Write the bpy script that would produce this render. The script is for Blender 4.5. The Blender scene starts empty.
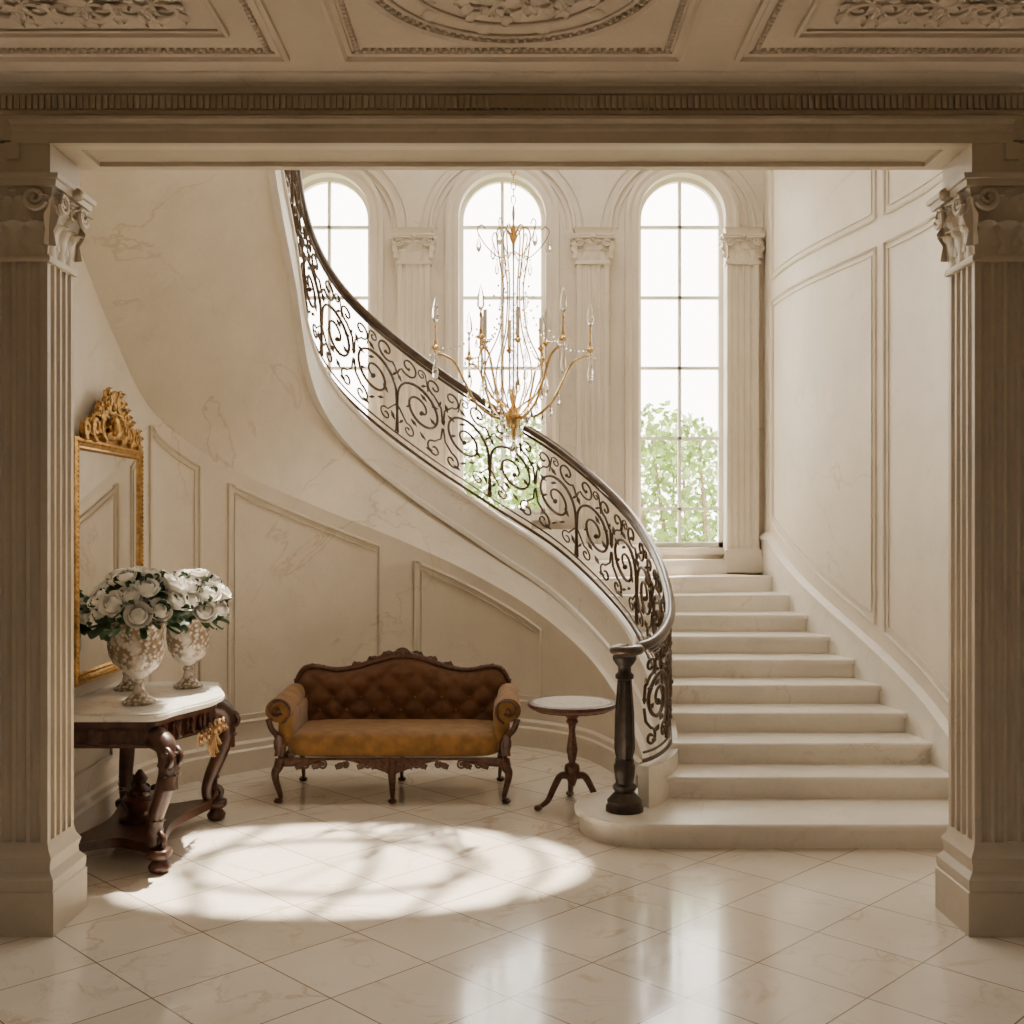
import bpy, math, random
from mathutils import Vector, Matrix
random.seed(7)
F=1100.0
def PX(px,py,d):
    return Vector(((px-512)*d/F, d, 1.8-(py-525)*d/F))
pi=math.pi
# ---------------------------------------------------------------- materials
def nodes(name):
    m=bpy.data.materials.new(name); m.use_nodes=True
    nt=m.node_tree; b=nt.nodes['Principled BSDF']
    return m,nt,b
def mat(name,col,rough=.5,metal=0,var=.12,scale=12,bump=0,**kw):
    m,nt,b=nodes(name)
    n=nt.nodes.new('ShaderNodeTexNoise'); n.inputs['Scale'].default_value=scale; n.inputs['Detail'].default_value=5
    tc=nt.nodes.new('ShaderNodeTexCoord'); nt.links.new(tc.outputs['Object'],n.inputs['Vector'])
    r=nt.nodes.new('ShaderNodeValToRGB')
    r.color_ramp.elements[0].position=.3; r.color_ramp.elements[1].position=.7
    r.color_ramp.elements[0].color=(*[c*(1-var) for c in col],1)
    r.color_ramp.elements[1].color=(*[min(1,c*(1+var)) for c in col],1)
    nt.links.new(n.outputs['Fac'],r.inputs['Fac']); nt.links.new(r.outputs['Color'],b.inputs['Base Color'])
    b.inputs['Roughness'].default_value=rough; b.inputs['Metallic'].default_value=metal
    if bump:
        bp=nt.nodes.new('ShaderNodeBump'); bp.inputs['Strength'].default_value=bump; bp.inputs['Distance'].default_value=.01
        nt.links.new(n.outputs['Fac'],bp.inputs['Height']); nt.links.new(bp.outputs['Normal'],b.inputs['Normal'])
    for k,v in kw.items(): b.inputs[k.replace('_',' ')].default_value=v
    return m
def veins(nt,vec,scale,width,strength,lo=.45,hi=.62):
    n=nt.nodes.new('ShaderNodeTexNoise'); n.inputs['Scale'].default_value=scale; n.inputs['Detail'].default_value=7
    n.inputs['Roughness'].default_value=.55; n.inputs['Distortion'].default_value=.9
    nt.links.new(vec,n.inputs['Vector'])
    s=nt.nodes.new('ShaderNodeMath'); s.operation='SUBTRACT'; s.inputs[1].default_value=.5
    nt.links.new(n.outputs['Fac'],s.inputs[0])
    a=nt.nodes.new('ShaderNodeMath'); a.operation='ABSOLUTE'; nt.links.new(s.outputs[0],a.inputs[0])
    mr=nt.nodes.new('ShaderNodeMapRange'); mr.inputs['From Min'].default_value=0; mr.inputs['From Max'].default_value=width
    mr.inputs['To Min'].default_value=strength; mr.inputs['To Max'].default_value=0
    nt.links.new(a.outputs[0],mr.inputs['Value'])
    n2=nt.nodes.new('ShaderNodeTexNoise'); n2.inputs['Scale'].default_value=scale*1.7; nt.links.new(vec,n2.inputs['Vector'])
    m2=nt.nodes.new('ShaderNodeMapRange'); m2.inputs['From Min'].default_value=lo; m2.inputs['From Max'].default_value=hi
    nt.links.new(n2.outputs['Fac'],m2.inputs['Value'])
    mu=nt.nodes.new('ShaderNodeMath'); mu.operation='MULTIPLY'
    nt.links.new(mr.outputs[0],mu.inputs[0]); nt.links.new(m2.outputs[0],mu.inputs[1])
    return mu.outputs[0]
def mixc(nt,fac,a,b):
    mx=nt.nodes.new('ShaderNodeMix'); mx.data_type='RGBA'
    for sock,val in ((mx.inputs[0],fac),(mx.inputs[6],a),(mx.inputs[7],b)):
        if hasattr(val,'is_linked'): nt.links.new(val,sock)
        elif isinstance(val,tuple): sock.default_value=(*val[:3],1)
        else: sock.default_value=val
    return mx.outputs[2]
def marble(name,col,vein,rough=.4,scale=.9,width=.012,strength=.6,fine=0):
    m,nt,b=nodes(name)
    g=nt.nodes.new('ShaderNodeNewGeometry')
    vec=g.outputs['Position']
    n=nt.nodes.new('ShaderNodeTexNoise'); n.inputs['Scale'].default_value=2.2; n.inputs['Detail'].default_value=8; n.inputs['Roughness'].default_value=.65
    nt.links.new(vec,n.inputs['Vector'])
    mr=nt.nodes.new('ShaderNodeMapRange'); mr.inputs['From Min'].default_value=.3; mr.inputs['From Max'].default_value=.7; nt.links.new(n.outputs['Fac'],mr.inputs['Value'])
    base=mixc(nt,mr.outputs[0],tuple(c*.90 for c in col),tuple(min(1,c*1.06) for c in col))
    v=veins(nt,vec,scale,width,strength)
    c=mixc(nt,v,base,vein)
    if fine:
        v2=veins(nt,vec,scale*2.7,width*1.2,fine)
        c=mixc(nt,v2,c,vein)
        n3=nt.nodes.new('ShaderNodeTexNoise'); n3.inputs['Scale'].default_value=45; n3.inputs['Detail'].default_value=3; nt.links.new(vec,n3.inputs['Vector'])
        m3=nt.nodes.new('ShaderNodeMapRange'); m3.inputs['From Min'].default_value=.52; m3.inputs['From Max'].default_value=.75; m3.inputs['To Max'].default_value=.35; nt.links.new(n3.outputs['Fac'],m3.inputs['Value'])
        c=mixc(nt,m3.outputs[0],c,tuple(x*.84 for x in col))
    nt.links.new(c,b.inputs['Base Color'])
    b.inputs['Roughness'].default_value=rough
    return m
def floor_mat():
    m,nt,b=nodes('marble_tile')
    g=nt.nodes.new('ShaderNodeNewGeometry'); L=nt.links
    mp=nt.nodes.new('ShaderNodeMapping'); mp.vector_type='POINT'
    s=.481
    mp.inputs['Rotation'].default_value=(0,0,math.radians(-45))
    mp.inputs['Scale'].default_value=(1/s,1/s,1)
    L.new(g.outputs['Position'],mp.inputs['Vector'])
    off=nt.nodes.new('ShaderNodeVectorMath'); off.operation='SUBTRACT'
    x0,y0=-.69,4.865
    off.inputs[1].default_value=(((x0+y0)/math.sqrt(2))/s-40,((y0-x0)/math.sqrt(2))/s-40,0)
    L.new(mp.outputs[0],off.inputs[0])
    fr=nt.nodes.new('ShaderNodeVectorMath'); fr.operation='FRACTION'; L.new(off.outputs[0],fr.inputs[0])
    fl=nt.nodes.new('ShaderNodeVectorMath'); fl.operation='FLOOR'; L.new(off.outputs[0],fl.inputs[0])
    sx=nt.nodes.new('ShaderNodeSeparateXYZ'); L.new(fr.outputs[0],sx.inputs[0])
    ds=[]
    for i in (0,1):
        a=nt.nodes.new('ShaderNodeMath'); a.operation='SUBTRACT'; a.inputs[1].default_value=.5; L.new(sx.outputs[i],a.inputs[0])
        c=nt.nodes.new('ShaderNodeMath'); c.operation='ABSOLUTE'; L.new(a.outputs[0],c.inputs[0]); ds.append(c.outputs[0])
    mxx=nt.nodes.new('ShaderNodeMath'); mxx.operation='MAXIMUM'; L.new(ds[0],mxx.inputs[0]); L.new(ds[1],mxx.inputs[1])
    gr=nt.nodes.new('ShaderNodeMath'); gr.operation='GREATER_THAN'; gr.inputs[1].default_value=.4935; L.new(mxx.outputs[0],gr.inputs[0])
    wn=nt.nodes.new('ShaderNodeTexWhiteNoise'); L.new(fl.outputs[0],wn.inputs['Vector'])
    sc=nt.nodes.new('ShaderNodeVectorMath'); sc.operation='SCALE'; sc.inputs['Scale'].default_value=9; L.new(wn.outputs['Color'],sc.inputs[0])
    ad=nt.nodes.new('ShaderNodeVectorMath'); ad.operation='ADD'; L.new(g.outputs['Position'],ad.inputs[0]); L.new(sc.outputs[0],ad.inputs[1])
    vec=ad.outputs[0]
    n=nt.nodes.new('ShaderNodeTexNoise'); n.inputs['Scale'].default_value=2.5; n.inputs['Detail'].default_value=6; L.new(vec,n.inputs['Vector'])
    base=mixc(nt,n.outputs['Fac'],(.66,.58,.48),(.86,.79,.69))
    tone=mixc(nt,wn.outputs['Value'],(.93,.92,.9),(1,1,1))
    mul=nt.nodes.new('ShaderNodeMix'); mul.data_type='RGBA'; mul.blend_type='MULTIPLY'; mul.inputs[0].default_value=1
    L.new(base,mul.inputs[6]); L.new(tone,mul.inputs[7])
    v=veins(nt,vec,1.5,.022,.6)
    c=mixc(nt,v,mul.outputs[2],(.48,.34,.20))
    v2=veins(nt,vec,3.5,.012,.4)
    c=mixc(nt,v2,c,(.45,.38,.31))
    c=mixc(nt,gr.outputs[0],c,(.24,.18,.125))
    L.new(c,b.inputs['Base Color'])
    b.inputs['Roughness'].default_value=.14
    b.inputs['Coat Weight'].default_value=.3; b.inputs['Coat Roughness'].default_value=.06
    return m
CREAM=(.74,.655,.54)
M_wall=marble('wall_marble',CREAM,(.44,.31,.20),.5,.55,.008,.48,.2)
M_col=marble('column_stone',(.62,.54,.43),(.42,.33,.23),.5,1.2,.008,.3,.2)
M_trim=marble('trim_stone',(.72,.64,.53),(.44,.34,.24),.45,1.2,.005,.25)
M_step=marble('step_marble',(.85,.79,.70),(.55,.46,.36),.3,1.3,.010,.45,.25)
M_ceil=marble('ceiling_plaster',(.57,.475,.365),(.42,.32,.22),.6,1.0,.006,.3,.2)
M_floor=floor_mat()
M_iron=mat('wrought_iron',(.10,.065,.042),.42,.6,.3,40)
M_rail=mat('handrail_bronze',(.075,.042,.026),.3,.2,.3,20,Coat_Weight=.3)
M_newel=mat('cast_iron',(.045,.035,.028),.4,.5,.3,30)
M_gold=mat('aged_gold',(.46,.27,.09),.4,1,.4,30,.25)
M_brass=mat('chandelier_brass',(.80,.55,.24),.25,1,.12,30)
M_wood=mat('mahogany',(.050,.018,.010),.38,0,.5,18,.15,Coat_Weight=.1)
M_woodc=mat('carved_walnut',(.09,.034,.017),.4,0,.5,40,.3)
M_gilt=mat('bronzed_carving',(.22,.12,.045),.4,.5,.5,40,.3)
M_vel=mat('gold_velvet',(.225,.108,.028),.9,0,.28,14,.2,Sheen_Weight=.15)
M_velb=mat('rust_tufted_velvet',(.115,.045,.015),.9,0,.28,18,.15,Sheen_Weight=.15)
M_mtop=marble('white_marble_top',(.80,.76,.70),(.42,.34,.28),.15,6,.03,.6)
M_mirror=mat('mirror_glass',(.85,.85,.83),.02,1,.01,3)
M_petal=mat('white_petal',(.92,.88,.80),.55,0,.04,10)
M_leaf=mat('rose_leaf',(.03,.065,.025),.5,0,.4,20)
M_gardenleaf=mat('garden_leaf',(.20,.29,.08),.6,0,.4,3)
M_bark=mat('bark',(.2,.14,.09),.8,0,.3,10)
M_candle=mat('candle_wax',(.85,.80,.68),.5,0,.03,10)
M_green=mat('lawn',(.16,.24,.07),.9,0,.3,2)
M_frame=mat('window_paint',(.90,.86,.78),.5,0,.03,8)
def glass(name):
    m,nt,b=nodes(name); b.inputs['Transmission Weight'].default_value=1; b.inputs['Roughness'].default_value=.02
    n=nt.nodes.new('ShaderNodeTexNoise'); n.inputs['Scale'].default_value=5
    c=mixc(nt,n.outputs['Fac'],(.97,.97,.97),(1,1,1)); nt.links.new(c,b.inputs['Base Color'])
    b.inputs['IOR'].default_value=1.5
    return m
M_crystal=glass('crystal')
def urn_mat():
    m,nt,b=nodes('urn_porcelain'); L=nt.links
    tc=nt.nodes.new('ShaderNodeTexCoord')
    v=nt.nodes.new('ShaderNodeTexVoronoi'); v.inputs['Scale'].default_value=42; v.feature='F1'
    L.new(tc.outputs['Object'],v.inputs['Vector'])
    n=nt.nodes.new('ShaderNodeTexNoise'); n.inputs['Scale'].default_value=9; L.new(tc.outputs['Object'],n.inputs['Vector'])
    mr=nt.nodes.new('ShaderNodeMapRange'); mr.inputs['From Min'].default_value=.30; mr.inputs['From Max'].default_value=.55; L.new(v.outputs['Distance'],mr.inputs['Value'])
    g2=nt.nodes.new('ShaderNodeMapRange'); g2.inputs['From Min'].default_value=.4; g2.inputs['From Max'].default_value=.5; L.new(n.outputs['Fac'],g2.inputs['Value'])
    mu=nt.nodes.new('ShaderNodeMath'); mu.operation='MULTIPLY'; L.new(mr.outputs[0],mu.inputs[0]); L.new(g2.outputs[0],mu.inputs[1])
    L.new(mixc(nt,mu.outputs[0],(.62,.56,.48),(.26,.18,.11)),b.inputs['Base Color'])
    bp=nt.nodes.new('ShaderNodeBump'); bp.inputs['Strength'].default_value=.6; bp.inputs['Distance'].default_value=.01; bp.invert=True
    L.new(mu.outputs[0],bp.inputs['Height']); L.new(bp.outputs['Normal'],b.inputs['Normal'])
    b.inputs['Roughness'].default_value=.35
    return m
M_urn=urn_mat()
# ---------------------------------------------------------------- builder
def empty(name,loc=(0,0,0)):
    e=bpy.data.objects.new(name,None); e.location=loc; bpy.context.collection.objects.link(e); e.empty_display_size=.1; return e
class MB:
    def __init__(s): s.v=[]; s.f=[]
    def add(s,vs,fs):
        o=len(s.v); s.v+= [tuple(v) for v in vs]; s.f+=[tuple(i+o for i in f) for f in fs]
    def box(s,x0,x1,y0,y1,z0,z1):
        s.add([(x0,y0,z0),(x1,y0,z0),(x1,y1,z0),(x0,y1,z0),(x0,y0,z1),(x1,y0,z1),(x1,y1,z1),(x0,y1,z1)],
          [(0,3,2,1),(4,5,6,7),(0,1,5,4),(1,2,6,5),(2,3,7,6),(3,0,4,7)])
    def rings(s,R,closed=True,cap=True):
        n=len(R[0]); vs=[p for r in R for p in r]; fs=[]
        for i in range(len(R)-1):
            for j in range(n if closed else n-1):
                k=(j+1)%n; fs.append((i*n+j,i*n+k,(i+1)*n+k,(i+1)*n+j))
        if cap and closed:
            fs.append(tuple(reversed(range(n)))); fs.append(tuple((len(R)-1)*n+j for j in range(n)))
        s.add(vs,fs)
    def rect_loft(s,x0,x1,y0,y1,prof):
        s.rings([[(x0-o,y0-o,z),(x1+o,y0-o,z),(x1+o,y1+o,z),(x0-o,y1+o,z)] for z,o in prof])
    def lathe(s,prof,c=(0,0,0),n=24,flute=0,fn=0):
        R=[]
        for r,z in prof:
            R.append([(c[0]+r*(1+flute*math.cos(fn*2*pi*j/n))*math.cos(2*pi*j/n),c[1]+r*(1+flute*math.cos(fn*2*pi*j/n))*math.sin(2*pi*j/n),c[2]+z) for j in range(n)])
        s.rings(R)
    def tube(s,pts,r,n=6,closed=False,flat=1.0):
        P=[Vector(p) for p in pts]; m=len(P)
        if m<2: return
        rr=r if isinstance(r,(list,tuple)) else [r]*m
        R=[]; prev=None
        for i in range(m):
            if closed: t=P[(i+1)%m]-P[i-1]
            else: t=P[min(i+1,m-1)]-P[max(i-1,0)]
            if t.length<1e-9: t=Vector((0,0,1))
            t.normalize()
            if prev is None:
                a=Vector((0,0,1)) if abs(t.z)<.9 else Vector((1,0,0))
                u=(a-t*a.dot(t)).normalized()
            else:
                u=prev-t*prev.dot(t)
                if u.length<1e-6: u=Vector((1,0,0))
                u.normalize()
            prev=u; w=t.cross(u)
            R.append([P[i]+(u*math.cos(2*pi*j/n)*flat+w*math.sin(2*pi*j/n))*rr[i] for j in range(n)])
        if closed: R.append(R[0]); s.rings(R,True,False)
        else: s.rings(R)
    def sphere(s,c,r,sc=(1,1,1),n=8):
        R=[]
        m=max(4,n//2+1)
        for i in range(m+1):
            a=pi*i/m; rr=max(.001,math.sin(a))
            R.append([(c[0]+r*sc[0]*rr*math.cos(2*pi*j/n),c[1]+r*sc[1]*rr*math.sin(2*pi*j/n),c[2]-r*sc[2]*math.cos(a)) for j in range(n)])
        s.rings(R)
    def superq(s,c,h,e1=.35,e2=.35,n=28,m=14):
        sg=lambda x,e: math.copysign(abs(x)**e,x)
        R=[]
        for i in range(m+1):
            a=-pi/2+pi*i/m; ca=max(1e-4,math.cos(a))**e1
            R.append([(c[0]+h[0]*ca*sg(math.cos(2*pi*j/n),e2),c[1]+h[1]*ca*sg(math.sin(2*pi*j/n),e2),c[2]+h[2]*sg(math.sin(a),e1)) for j in range(n)])
        s.rings(R)
    def leaf(s,base,up,out,width,height,curl,lobes=0.2,rows=8):
        b=Vector(base); up=Vector(up).normalized(); out=Vector(out).normalized(); side=up.cross(out)
        R=[]
        for i in range(rows+1):
            t=i/rows
            hgt=height*(math.sin(t*pi*.62)/1.0); o=curl*(t**2.2)
            w=width*.5*(math.sin(pi*(.22+.78*t))**.75 if t<1 else .02)*(1+lobes*math.cos(t*20))
            row=[]
            for j in (-1,-.5,0,.5,1):
                row.append(b+up*hgt+out*(o+.12*width*(1-j*j))+side*w*j)
            R.append(row)
        s.rings(R,False,False)
    def prism(s,poly,z0,z1):
        s.rings([[(x,y,z0) for x,y in poly],[(x,y,z1) for x,y in poly]])
    def obj(s,name,m,parent=None,ang=40,smooth=True):
        me=bpy.data.meshes.new(name); me.from_pydata(s.v,[],s.f); me.update()
        import bmesh
        bm=bmesh.new(); bm.from_mesh(me); bmesh.ops.recalc_face_normals(bm,faces=bm.faces); bm.to_mesh(me); bm.free()
        me.materials.append(m)
        if smooth:
            me.shade_smooth(); me.set_sharp_from_angle(angle=math.radians(ang))
        o=bpy.data.objects.new(name,me); bpy.context.collection.objects.link(o)
        if parent: o.parent=parent
        return o
def spiral(c,r0,r1,a0,turns,n=28):
    return [(c[0]+(r0+(r1-r0)*i/n)*math.cos(a0+turns*2*pi*i/n),c[1]+(r0+(r1-r0)*i/n)*math.sin(a0+turns*2*pi*i/n)) for i in range(n+1)]
def cr(pts,n=8):
    P=[Vector(p) for p in pts]; out=[]
    for i in range(len(P)-1):
        p0=P[i-1] if i>0 else P[0]*2-P[1]; p1=P[i]; p2=P[i+1]; p3=P[i+2] if i+2<len(P) else P[-1]*2-P[-2]
        for k in range(n):
            t=k/n
            out.append(.5*((2*p1)+(p2-p0)*t+(2*p0-5*p1+4*p2-p3)*t*t+(3*p1-p0-3*p2+p3)*t**3))
    out.append(P[-1]); return out
def plate(name,outer,holes,thick,m,matrix,parent=None):
    c=bpy.data.curves.new(name+'_c','CURVE'); c.dimensions='2D'; c.fill_mode='BOTH'; c.extrude=thick/2
    for lp in [outer]+holes:
        sp=c.splines.new('POLY'); sp.points.add(len(lp)-1); sp.use_cyclic_u=True
        for i,p in enumerate(lp): sp.points[i].co=(p[0],p[1],0,1)
    o=bpy.data.objects.new(name+'_c',c); bpy.context.collection.objects.link(o)
    dg=bpy.context.evaluated_depsgraph_get(); me=bpy.data.meshes.new_from_object(o.evaluated_get(dg))
    bpy.data.objects.remove(o); me.transform(matrix); me.materials.clear(); me.materials.append(m)
    ob=bpy.data.objects.new(name,me); bpy.context.collection.objects.link(ob)
    if parent: ob.parent=parent
    return ob
def wallM(y):
    return Matrix(((1,0,0,0),(0,0,-1,y),(0,1,0,0),(0,0,0,1)))
# ---------------------------------------------------------------- shell
b=MB(); b.box(-4,4,-3.5,10.35,-.1,0); b.obj('floor',M_floor,smooth=False)
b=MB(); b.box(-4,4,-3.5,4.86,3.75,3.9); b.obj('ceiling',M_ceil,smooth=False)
b=MB(); b.box(-4,-3.9,-3.5,4.85,0,3.75); b.obj('wall_foyer_left',M_col,smooth=False)
b=MB(); b.box(3.9,4,-3.5,4.85,0,3.75); b.obj('wall_foyer_right',M_col,smooth=False)
b=MB(); b.box(-4,4,-3.6,-3.5,0,3.9); b.obj('wall_foyer_rear',M_col,smooth=False)
b=MB(); b.box(-4,-2.3,4.95,5.2,0,3.75); b.box(2.3,4,4.95,5.2,0,3.75); b.obj('wall_partition',M_col,smooth=False)
b=MB(); b.box(-4,4,4.86,5.2,3.50,3.95); b.box(-3.9,3.9,5.1,5.2,3.95,6.4); b.obj('wall_header',M_col,smooth=False)
b=MB()
prof=[(4.86,3.475),(4.825,3.475),(4.825,3.525),(4.815,3.535),(4.815,3.555),(4.795,3.57),(4.795,3.585),(4.86,3.59)]
b.rings([[(x,y,z) for y,z in prof] for x in (-2.2,2.2)])
for s in (-1,1):
    x0,x1=sorted((s*2.16,s*2.22)); b.box(x0,x1,4.81,4.96,3.40,3.475)
b.rings([[(x,y,z) for y,z in [(4.86,3.61),(4.85,3.61),(4.845,3.625),(4.86,3.63)]] for x in (-3.9,3.9)])
b.rings([[(x,y,z) for y,z in [(4.87,3.70),(4.84,3.70),(4.83,3.712),(4.80,3.716),(4.79,3.728),(4.75,3.735),(4.73,3.742),(4.72,3.755),(4.87,3.755)]] for x in (-3.9,3.9)])
b.obj('trim_1',M_col,None,30)
b=MB()
x=-3.2
while x<3.2:
    b.box(x,x+.018,4.845,4.88,3.635,3.695); x+=.028
b.obj('trim_2',M_col,smooth=False)
b=MB()
b.box(-2.1,2.1,4.862,4.92,3.478,3.51); b.box(-2.1,2.1,5.15,5.2,3.478,3.51)
b.box(-2.1,-1.93,4.92,5.15,3.478,3.51); b.box(1.93,2.1,4.92,5.15,3.478,3.51)
b.obj('trim_3',M_trim,smooth=False)
# ---------------------------------------------------------------- ceiling coffers
def rectpath(x0,x1,y0,y1,z): return [(x0,y0,z),(x1,y0,z),(x1,y1,z),(x0,y1,z)]
b=MB()
def frame(x0,x1,y0,y1,z,w,h):
    prof=[(0,0),(0,h),(w*.35,h*1.3),(w*.6,h*.6),(w,h*.5),(w,0)]
    R=[]
    for (sx,sy) in ((0,0),(1,0),(1,1),(0,1),(0,0)):
        R.append([((x0+o) if sx==0 else (x1-o),(y0+o) if sy==0 else (y1-o),z-hh) for o,hh in prof])
    b.rings(R,False,False)
def beads(pts,r,step):
    P=[Vector(p) for p in pts]
    for i in range(len(P)-1):
        L=(P[i+1]-P[i]).length; k=max(1,int(L/step))
        for j in range(k):
            q=P[i].lerp(P[i+1],j/k); b.sphere(q,r,n=6)
ZC=3.75
def cpanel(x0,x1,y0,y1):
    frame(x0,x1,y0,y1,ZC,.05,.022)
    q=rectpath(x0+.075,x1-.075,y0+.075,y1-.075,ZC-.006); beads(q+[q[0]],.013,.032)
def inner(x0,x1,y0,y1):
    frame(x0,x1,y0,y1,ZC,.035,.018)
cpanel(-2.45,-.925,3.0,4.58); inner(-2.25,-1.12,3.2,4.36)
cpanel(.925,2.45,3.0,4.58); inner(1.12,2.25,3.2,4.36)
cpanel(-.71,.71,3.0,4.58)
def circ(cx,cy,r,z,n=72): return [(cx+r*math.cos(2*pi*i/n),cy+r*math.sin(2*pi*i/n),z) for i in range(n)]
for r,t in ((.56,.018),(.50,.010),(.40,.009)): b.tube(circ(0,3.88,r,ZC-.004),t,6,True)
beads(circ(0,3.88,.53,ZC-.006,90)+[circ(0,3.88,.53,ZC-.006,90)[0]],.011,.2)
def rscroll(cx,cy,r,a0,dirn,z=ZC-.006):
    pts=spiral((cx,cy),r,r*.12,a0,1.6*dirn,26)
    b.tube([(p[0],p[1],z) for p in pts],[.013*(1-.5*i/26) for i in range(27)],6)
    for k in range(0,20,3):
        p=pts[k]; a=a0+1.6*dirn*2*pi*k/26
        b.leaf((p[0],p[1],z),(math.cos(a+.6*dirn),math.sin(a+.6*dirn),-.05),(0,0,-1),.045,.055,.016)
for cx in (-1.62,1.62):
    for k in (-1,0,1):
        for s in (-1,1):
            rscroll(cx+k*.24+s*.06,4.16,.08,pi/2+s*.5,s); rscroll(cx+k*.24,3.94,.08,-pi/2,s)
    b.sphere((cx,4.08,ZC),.05,(1,1,.4),10)
for k in range(12):
    a=2*pi*k/12
    rscroll(.25*math.cos(a),3.88+.25*math.sin(a),.075,a,1 if k%2 else -1)
    b.leaf((.1*math.cos(a),3.88+.1*math.sin(a),ZC-.01),(math.cos(a),math.sin(a),0),(0,0,-1),.08,.12,.02)
    b.leaf((.40*math.cos(a+.25),3.88+.40*math.sin(a+.25),ZC-.005),(math.cos(a+.25),math.sin(a+.25),0),(0,0,-1),.07,.07,.012)
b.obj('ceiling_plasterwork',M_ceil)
# ---------------------------------------------------------------- fluted piers
def fluted_poly(x0,x1,y0,y1,pitch,depth,marg=.03):
    out=[]
    def side(p,q,inw):
        p=Vector(p);q=Vector(q);inw=Vector(inw);L=(q-p).length;t=(q-p)/L
        n=max(1,round((L-2*marg)/pitch)); pt=(L-2*marg)/n
        out.append(tuple(p))
        for i in range(n):
            c=marg+pt*(i+.5); r=pt*.36
            for k in range(6):
                a=pi*k/5
                out.append(tuple(p+t*(c-r*math.cos(a))+inw*math.sin(a)*depth))
    side((x0,y0),(x1,y0),(0,1)); side((x1,y0),(x1,y1),(-1,0)); side((x1,y1),(x0,y1),(0,-1)); side((x0,y1),(x0,y0),(1,0))
    return out
def capital(b,x0,x1,y0,y1,z0,z1,leafw,back=False,fk=.28):
    H=z1-z0; fl=H*fk
    b.rect_loft(x0,x1,y0,y1,[(z0-.03,.0),(z0-.03,.012),(z0-.018,.018),(z0,.012),(z0,0),(z0+H*.5,.01),(z0+H*.8,fl*.45),(z0+H*.85,fl*.5)])
    b.rect_loft(x0,x1,y0,y1,[(z1-H*.15,fl*.5),(z1-H*.15,fl*.8),(z1-H*.07,fl*.85),(z1-H*.06,fl),(z1,fl*1.05)])
    sides=[((x0,y0),(x1,y0),(0,-1)),((x1,y0),(x1,y1),(1,0)),((x0,y1),(x0,y0),(-1,0))]
    if not back: sides.append(((x1,y1),(x0,y1),(0,1)))
    for p,q,o in sides:
        p=Vector((*p,0));q=Vector((*q,0));o=Vector((*o,0));L=(q-p).length
        n=max(1,round(L/leafw)); w=L/n
        for i in range(n):
            c=p.lerp(q,(i+.5)/n)
            b.leaf(c+Vector((0,0,z0)),(0,0,1),o,w*.95,H*.42,H*.20,.32,12)
        for i in range(n+1):
            c=p.lerp(q,i/n)
            b.leaf(c+Vector((0,0,z0+H*.12)),(0,0,1),o,w*.9,H*.62,H*.24,.32,12)
        for i in range(n):
            c=p.lerp(q,(i+.5)/n)
            b.leaf(c+Vector((0,0,z0+H*.40)),(0,0,1),o,w*.6,H*.42,H*.22,.3,10)
        t=(q-p).normalized()
        for e,sg in ((p,1),(q,-1)):
            c=e+t*sg*H*.10+o*(fl*.75); c.z=z1-H*.30
            pts=[c+t*sg*(-pp[0])+Vector((0,0,pp[1])) for pp in spiral((0,0),H*.15,H*.02,pi*.9-pi,-1.7,26)]
            b.tube(pts,[H*.04*(1-.4*i/26) for i in range(27)],6)
        for sg in (-1,1):
            c=p.lerp(q,.5)+t*sg*H*.16+o*(fl*.45); c.z=z1-H*.32
            pts=[c+t*sg*(pp[0])+Vector((0,0,pp[1])) for pp in spiral((0,0),H*.11,H*.02,0,1.5,22)]
            b.tube(pts,[H*.03]*23,5)
        c=p.lerp(q,.5)+o*fl*1.0; c.z=z1-H*.09; b.sphere(c,H*.09,n=8)
def pier(name,x0,x1,y0,y1):
    e=empty(name)
    b=MB(); b.prism(fluted_poly(x0,x1,y0,y1,.060,.024,.022),.36,2.97); b.obj('fluted_shaft',M_col,e,25)
    b=MB(); b.rect_loft(x0,x1,y0,y1,[(0,.045),(.19,.045),(.195,.038),(.215,.042),(.245,.042),(.26,.03),(.275,.018),(.30,.016),(.335,.026),(.35,.018),(.365,.008),(.40,.0)])
    b.obj('base',M_col,e,30)
    b=MB(); capital(b,x0,x1,y0,y1,2.99,3.33,.09,False,.22); b.obj('capital',M_col,e,50)
    b=MB(); b.rect_loft(x0,x1,y0,y1,[(3.33,.02),(3.476,.02)]); b.obj('impost',M_col,e)
pier('fluted_column',-2.60,-2.048,4.85,5.14)
pier('fluted_column',2.040,2.60,4.85,5.14)
# ---------------------------------------------------------------- hall shell
YB=10.1
WIN=[(-1.70,2.6),(-.09,1.9),(1.56,1.59)]
RW=.40; ZS=4.63
def arch(cx,r,zb,zs,n=28):
    return [(cx-r,zb),(cx+r,zb)]+[(cx+r*math.cos(pi*i/n),zs+r*math.sin(pi*i/n)) for i in range(n+1)]
plate('wall_back',[(-3,0),(3,0),(3,6.4),(-3,6.4)],[arch(c,RW,zb,ZS) for c,zb in WIN],.24,M_wall,wallM(YB+.12))
OC=(.25,7.95)
plate('ceiling_hall',[(-3,5.1),(3,5.1),(3,10.34),(-3,10.34)],[[(OC[0]+1.35*math.cos(2*pi*i/48),OC[1]+.80*math.sin(2*pi*i/48)) for i in range(48)]],.1,M_trim,Matrix.Translation((0,0,6.45)))  # unseen oval opening added so the sun throws a patch on the floor
e=empty('window_4'); b=MB()
for k in range(-2,3):
    x=OC[0]+k*.46; hh=.82*math.sqrt(max(0,1-(k*.46/1.37)**2))
    pts=[(x+.22*math.sin(j/10*pi)*(1 if k>=0 else -1),OC[1]-hh+2*hh*j/10,6.47) for j in range(11)]
    b.tube(pts,.042,5)
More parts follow.
